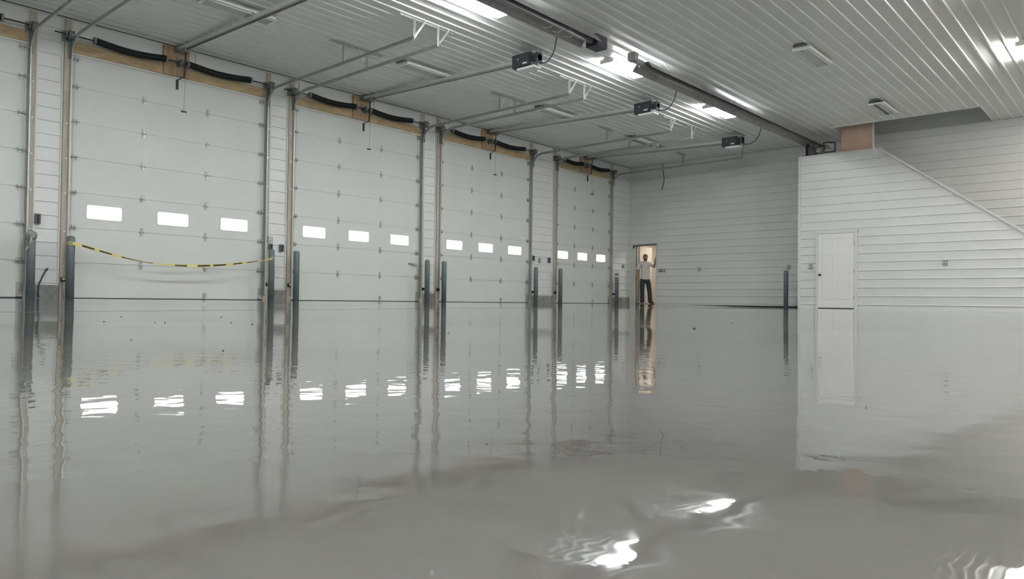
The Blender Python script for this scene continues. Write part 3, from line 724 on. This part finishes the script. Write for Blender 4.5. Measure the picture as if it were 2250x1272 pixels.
for i, z in ((1, .94), (1, .905), (2, .87)):
    x, y, h = bx[i]; bm = nb(); tube(bm, [(x, y, z), (x, y, z+.012)], .0665, 24); obj('tape_loop', bm, M['yellow'], tp, True)

# ------------------------------------------------------------------ wall boxes and outlets
def plate(name, x0, x1, y0, y1, z0, z1, m_, lb, cat_, inner=None):
    t_ = thing(name, lb, cat_, ((x0+x1)/2, (y0+y1)/2, z0))
    bm = nb(); box(bm, x0, x1, y0, y1, z0, z1, .003); obj('cover', bm, M[m_], t_)
    return t_
def wallbox(y, z, w_, h_, m_, lb, btn=True, nm='door_control'):
    t_ = plate(nm, .02, .075, y-w_/2, y+w_/2, z-h_/2, z+h_/2, m_, lb, 'switch')
    if btn:
        for k in (-1, 0, 1):
            bm = nb(); tube(bm, [(.075, y, z+k*h_*.28), (.084, y, z+k*h_*.28)], .018, 12); obj('push_button', bm, M['black' if m_ != 'black' else 'galv'], t_, True)
    return t_
wallbox(3.87, 1.326, .085, .17, 'box', 'dark three-button control between the leftmost and the taped door')
wallbox(8.15, 1.13, .085, .13, 'box', 'dark control box behind the bollard at the right end of the tape')
wallbox(8.41, 1.12, .085, .15, 'box', 'dark control box left of the bare bollard')
wallbox(16.80, 1.34, .08, .15, 'box', 'left dark control box on the wide wall strip')
wallbox(17.56, 1.315, .08, .15, 'box', 'right dark control box on the wide wall strip')
def outlet(c, axis_, lb):
    x, y, z = c; t_ = thing('outlet', lb, 'outlet', c, 'outlets')
    bm = nb(); b2 = nb(); b3 = nb()
    if axis_ == 'x':
        box(bm, x, x+.03, y-.055, y+.055, z-.065, z+.065, .004); box(b2, x+.03, x+.036, y-.035, y+.035, z-.055, z+.055, .003); box(b3, x+.036, x+.038, y-.015, y+.015, z+.01, z+.035); box(b3, x+.036, x+.038, y-.015, y+.015, z-.035, z-.01)
    else:
        box(bm, x-.045, x+.045, y-.03, y, z-.065, z+.065, .004); box(b2, x-.030, x+.030, y-.036, y-.03, z-.05, z+.05, .003); box(b3, x-.013, x+.013, y-.038, y-.036, z+.01, z+.035); box(b3, x-.013, x+.013, y-.038, y-.036, z-.035, z-.01)
    obj('back_box', bm, M['galv_dark'], t_); obj('face_plate', b2, M['white_pl'], t_); obj('socket', b3, M['black'], t_)
outlet((.02, 8.14, 1.285), 'x', 'outlet above the boxes right of the taped door')
outlet((.02, 17.13, 1.295), 'x', 'outlet midway between two dark boxes on the wide wall strip')
outlet((.02, 21.76, 1.317), 'x', 'outlet in the corner strip right of the narrow door')
outlet((2.68, L-.02, 1.176), 'y', 'outlet on the far wall well right of the doorway')
outlet((5.646, L-.02, 1.178), 'y', 'outlet on the far wall above the lone bollard')
outlet((6.814, SY-.01, 1.103), 'y', 'switch plate left of the six-panel door')
outlet((10.09, SY-.01, 1.13), 'y', 'outlet on the stair wall right of the six-panel door')
t_ = thing('switch_cluster', 'cluster of dark switches just right of the open doorway', 'switch', (1.30, L-.03, 1.16))
for k, (dx, w_, h_) in enumerate(((-.09, .06, .1), (.0, .06, .1), (.10, .025, .12))):
    bm = nb(); box(bm, 1.30+dx-w_/2, 1.30+dx+w_/2, L-.05, L-.02, 1.16-h_/2, 1.16+h_/2, .004); s_ = obj('switch_box', bm, M['box'], t_)
    bm = nb(); box(bm, 1.30+dx-.012, 1.30+dx+.012, L-.056, L-.05, 1.14, 1.18); obj('toggle', bm, M['white_pl'], s_)
# photo eyes near the floor
def eye(y, z, m2, lb):
    t_ = thing('safety_sensor', lb, 'sensor', (.05, y, z), 'door safety sensors')
    bm = nb(); box(bm, .03, .13, y-.03, y+.03, z-.035, z+.03, .006); obj('sensor_body', bm, M['black'], t_)
    bm = nb(); tube(bm, [(.13, y, z), (.145, y, z)], .022, 12); obj('lens_cap', bm, M[m2], t_, True)
    bm = nb(); box(bm, .03, .036, y-.02, y+.02, z-.10, z-.03); obj('mount_bracket', bm, M['galv'], t_)
eye(4.25, .33, 'yellow', 'yellow-faced safety sensor low on the jamb left of the taped door')
eye(8.06, .34, 'white_pl', 'safety sensor low on the right jamb of the taped door')
eye(8.58, .34, 'white_pl', 'safety sensor low on the left jamb of the second complete door')
eye(12.42, .33, 'black', 'safety sensor low on the right jamb of the second complete door')
eye(12.90, .33, 'black', 'safety sensor low on the left jamb of the third complete door')
eye(16.74, .33, 'black', 'safety sensor low on the right jamb of the third complete door')
eye(17.80, .33, 'black', 'safety sensor low on the left jamb of the narrow corner door')
eye(21.04, .33, 'black', 'safety sensor low on the right jamb of the narrow corner door')
# conduits running down beside the doors
bm = nb(); tube(bm, [(.10, 4.27, .30), (.10, 4.27, -.01)], .014, 8); tag(obj('conduit', bm, M['galv'], None, True), 'short upright conduit below the yellow-faced sensor', 'pipe')
bm = nb(); tube(bm, [(.05, 4.02, .47), (.09, 4.02, .50), (.11, 3.99, .47), (.11, 3.94, .36), (.10, 3.90, .24), (.12, 3.88, .12), (.13, 3.885, .01)], .014, 8)
tag(obj('hanging_cable', bm, M['blue'], None, True), 'dark blue cable hanging from the wall by the leftmost bollard', 'cable')
# slide lock on door 3
t_ = thing('slide_lock', 'zinc slide lock at the right edge of the second complete door', 'lock', (.01, 12.13, .94))
bm = nb(); box(bm, .0, .02, 12.08, 12.27, .90, .98, .003); obj('lock_body', bm, M['galv'], t_)
bm = nb(); bar(bm, (.03, 11.98, .955), (.03, 12.12, .94), .02, .012); box(bm, .0, .04, 11.98, 12.01, .94, .97); obj('lock_handle', bm, M['galv_dark'], t_)
# loose wires hanging from the ceiling
bm = nb(); tube(bm, [(1.315, L-.06, 4.80), (1.315, L-.06, 4.66), (1.37, L-.05, 4.35), (1.36, L-.05, 4.2), (1.30, L-.05, 4.0), (1.28, L-.05, 3.93)], .012, 6)
tag(obj('loose_wire', bm, M['cable'], None, True), 'loose dark wire hanging down the far wall near the corner', 'wire')
# small chips on the floor
def F(px, py):   # chip positions measured on the floor
    return px, py
chips = [(12.039, 3.899), (11.888, .839), (12.539, .78), (9.464, 1.62), (8.547, 2.053), (9.739, 1.795), (9.753, 1.845), (8.931, 2.603), (9.933, 2.155), (10.274, 2.103), (11.685, 5.17), (13.848, .788), (11.857, 2.103)]
for k, (x, y) in enumerate(chips):
    bm = nb(); s_ = math.hypot(x-CAM.x, y)*(.0019 if k == 0 else random.uniform(.0007, .001))
    bmesh.ops.create_icosphere(bm, subdivisions=1, radius=s_, matrix=Matrix.Translation((x, y, floor_z(x, y)+.001)) @ Matrix.Diagonal((1.6, 1.2, .6, 1)))
    for v in bm.verts: v.co += Vector((random.uniform(-1, 1), random.uniform(-1, 1), random.uniform(-.5, .5)))*s_*.3
    tag(obj('floor_chip', bm, M['debris']), 'tiny dark chip lying on the glossy floor', 'chip', 'chips on the floor')

# ------------------------------------------------------------------ the man in the doorway
def skin_obj(name, chains, m_, parent, sub=2):
    """chains: list of lists of (x, y, z, rx, ry) sharing vertices at equal positions; the first vertex is the root"""
    bm = nb(); lay = bm.verts.layers.skin.verify(); vd = {}
    first = True
    for ch in chains:
        prev = None
        for (x, y, z, rx, ry) in ch:
            k = (round(x, 4), round(y, 4), round(z, 4))
            if k not in vd:
                v = bm.verts.new((x, y, z)); vd[k] = v; v[lay].radius = (rx, ry)
                if first: v[lay].use_root = True; first = False
            v = vd[k]
            if prev and prev is not v:
                try: bm.edges.new((prev, v))
                except ValueError: pass
            prev = v
    me = bpy.data.meshes.new(name); bm.to_mesh(me); bm.free(); me.materials.append(m_)
    o = bpy.data.objects.new(name, me); COL.objects.link(o); o.parent = parent
    sk = o.modifiers.new('skin', 'SKIN'); sk.use_smooth_shade = True
    sb = o.modifiers.new('sub', 'SUBSURF'); sb.levels = sub; sb.render_levels = sub
    return o
man = thing('person', 'man in a white t-shirt and dark trousers leaning in the open doorway', 'person', (.66, L-.05, .018))
man.rotation_euler = (0, 0, math.radians(32))
pel = (0, 0, .93, .105, .085); chest = (0, 0, 1.28, .145, .10); neckb = (0, .0, 1.44, .06, .055); neck = (0, -.01, 1.475, .052, .052)
head = [(0, -.01, 1.475, .052, .052), (0, -.03, 1.515, .064, .068), (0, -.02, 1.58, .080, .092), (0, -.01, 1.65, .078, .088), (0, -.005, 1.695, .053, .06)]
sl = (-.155, 0, 1.405, .062, .06); sr = (.155, 0, 1.405, .062, .06)
armL = [sl, (-.235, .01, 1.27, .048, .048), (-.285, .02, 1.13, .042, .042), (-.28, -.02, 1.0, .037, .037), (-.262, -.055, .89, .028, .028)]
armR = [sr, (.235, .01, 1.335, .048, .048), (.305, .01, 1.27, .042, .042), (.325, -.07, 1.40, .036, .036), (.335, -.13, 1.515, .027, .027)]
legL = [(-.08, 0, .88, .07, .08), (-.10, -.01, .70, .078, .085), (-.105, -.02, .50, .062, .065), (-.10, .01, .28, .055, .058), (-.095, .02, .09, .038, .04)]
legR = [(.08, 0, .88, .07, .08), (.115, -.01, .70, .078, .085), (.14, -.02, .50, .062, .065), (.165, .01, .28, .055, .058), (.18, .02, .09, .038, .04)]
handL = [(-.262, -.055, .89, .028, .028), (-.258, -.065, .845, .040, .018)]
handR = [(.335, -.13, 1.515, .027, .027), (.338, -.13, 1.56, .020, .038)]
skin_obj('body', [[pel, (0, 0, 1.10, .13, .095), chest, (0, 0, 1.40, .11, .085), neckb], [neckb]+head, [(0, 0, 1.40, .11, .085)]+armL+handL[1:], [(0, 0, 1.40, .11, .085)]+armR+handR[1:], [pel]+legL, [pel]+legR], M['skin'], man)
def finger(name, pts, r):
    skin_obj(name, [[(*p, r*(1-.12*i), r*(1-.12*i)) for i, p in enumerate(pts)]], M['skin'], man, 1)
for k, dx in enumerate((-.030, -.010, .010, .030)):
    ln = (.062, .075, .070, .055)[k]
    finger('finger', [(-.258+dx*.25, -.065+dx, .845), (-.257+dx*.25, -.068+dx, .81), (-.250+dx*.25, -.072+dx, .81-ln*.5), (-.240+dx*.25, -.076+dx, .81-ln)], .009)
    finger('finger', [(.338, -.13+dx, 1.56), (.340, -.132+dx, 1.595), (.346, -.134+dx*1.1, 1.595+ln*.5), (.354, -.136+dx*1.1, 1.595+ln)], .009)
finger('thumb', [(-.262, -.075, .865), (-.255, -.105, .84), (-.248, -.112, .805)], .011)
finger('thumb', [(.334, -.135, 1.54), (.318, -.165, 1.56), (.318, -.180, 1.59)], .011)
# face
bm = nb(); bmesh.ops.create_cone(bm, segments=8, radius1=.017, radius2=.006, depth=.045, matrix=Matrix.Translation((0, -.118, 1.588)) @ Matrix.Rotation(math.radians(12), 4, 'X'), cap_ends=True); obj('nose', bm, M['skin'], man, True, True)
for s_ in (-1, 1):
    bm = nb(); bmesh.ops.create_uvsphere(bm, u_segments=10, v_segments=8, radius=.0095, matrix=Matrix.Translation((s_*.031, -.098, 1.608))); e_ = obj('eye', bm, M['white_pl'], man, True, True)
    bm = nb(); bmesh.ops.create_uvsphere(bm, u_segments=8, v_segments=6, radius=.006, matrix=Matrix.Translation((s_*.031, -.108, 1.608))); obj('iris', bm, M['hair'], e_, True, True)
    bm = nb(); bar(bm, (s_*.016, -.104, 1.628), (s_*.046, -.094, 1.630), .006, .006); obj('eyebrow', bm, M['hair'], man, False, True)
    bm = nb(); bmesh.ops.create_uvsphere(bm, u_segments=10, v_segments=8, radius=.03, matrix=Matrix.Translation((s_*.082, -.0, 1.595)) @ Matrix.Diagonal((.3, .6, 1, 1))); obj('ear', bm, M['skin'], man, True, True)
bm = nb(); bar(bm, (-.022, -.103, 1.546), (.022, -.103, 1.546), .010, .007); obj('mouth', bm, M['red'], man, False, True)
bm = nb(); bmesh.ops.create_uvsphere(bm, u_segments=22, v_segments=16, radius=1, matrix=Matrix.Translation((0, .008, 1.638)) @ Matrix.Diagonal((.088, .104, .087, 1)))
bmesh.ops.bisect_plane(bm, geom=bm.verts[:]+bm.edges[:]+bm.faces[:], plane_co=Vector((0, -.045, 1.645)), plane_no=Vector((0, -.75, -.66)), clear_outer=True)
obj('hair', bm, M['hair'], man, True, True)
skin_obj('beard', [[(-.062, -.045, 1.56, .014, .02), (-.045, -.075, 1.528, .016, .02), (0, -.092, 1.513, .02, .022), (.045, -.075, 1.528, .016, .02), (.062, -.045, 1.56, .014, .02)]], M['hair'], man, 1)
skin_obj('shirt', [[(0, 0, 1.12, .17, .135), (0, 0, .95, .178, .142), (0, 0, .86, .178, .145), (0, 0, .82, .176, .143)], [(0, 0, 1.12, .17, .135), (0, 0, 1.28, .172, .13), (0, 0, 1.39, .13, .105), (0, 0, 1.46, .072, .07)],
    [(0, 0, 1.39, .13, .105), (-.16, 0, 1.40, .083, .08), (-.235, .01, 1.27, .078, .076), (-.275, .018, 1.15, .076, .074)],
    [(0, 0, 1.39, .13, .105), (.155, 0, 1.40, .083, .08), (.225, .01, 1.345, .076, .074), (.275, .012, 1.30, .072, .072)]], M['shirt'], man)
skin_obj('trousers', [[(0, 0, 1.0, .145, .115), (0, 0, .93, .150, .120), (0, 0, .86, .152, .125), (-.092, 0, .78, .103, .108), (-.10, -.01, .66, .098, .10), (-.105, -.02, .48, .085, .085), (-.10, .01, .26, .082, .082), (-.097, .015, .07, .080, .082), (-.097, .015, .025, .078, .080)],
    [(0, 0, .86, .152, .125), (.098, 0, .78, .103, .108), (.117, -.01, .66, .098, .10), (.14, -.02, .48, .085, .085), (.165, .01, .26, .082, .082), (.178, .015, .07, .080, .082), (.178, .015, .025, .078, .080)]], M['trouser'], man)
for nm, (x, y, ang) in (('shoe', (-.095, .02, -8)), ('shoe', (.18, .02, 38))):
    a = math.radians(ang); d = Vector((math.sin(a), -math.cos(a), 0)); b0 = Vector((x, y, .045))
    pts = [b0-d*.05, b0+d*.02, b0+d*.10+Vector((0, 0, -.008)), b0+d*.18+Vector((0, 0, -.014))]; rr = [(.045, .04), (.045, .045), (.046, .034), (.040, .026)]
    skin_obj(nm, [[(p.x, p.y, p.z, r_[0], r_[1]) for p, r_ in zip(pts, rr)]], M['shoe'], man, 2)

bm = nb(); n = 40
tube(bm, [(7.0, 1.5+7.5*i/n, floor_z(7.0, 1.5+7.5*i/n)) for i in range(n+1)], .0016, 6)
obj('joint_sealant', bm, M['slot'], fl, True)
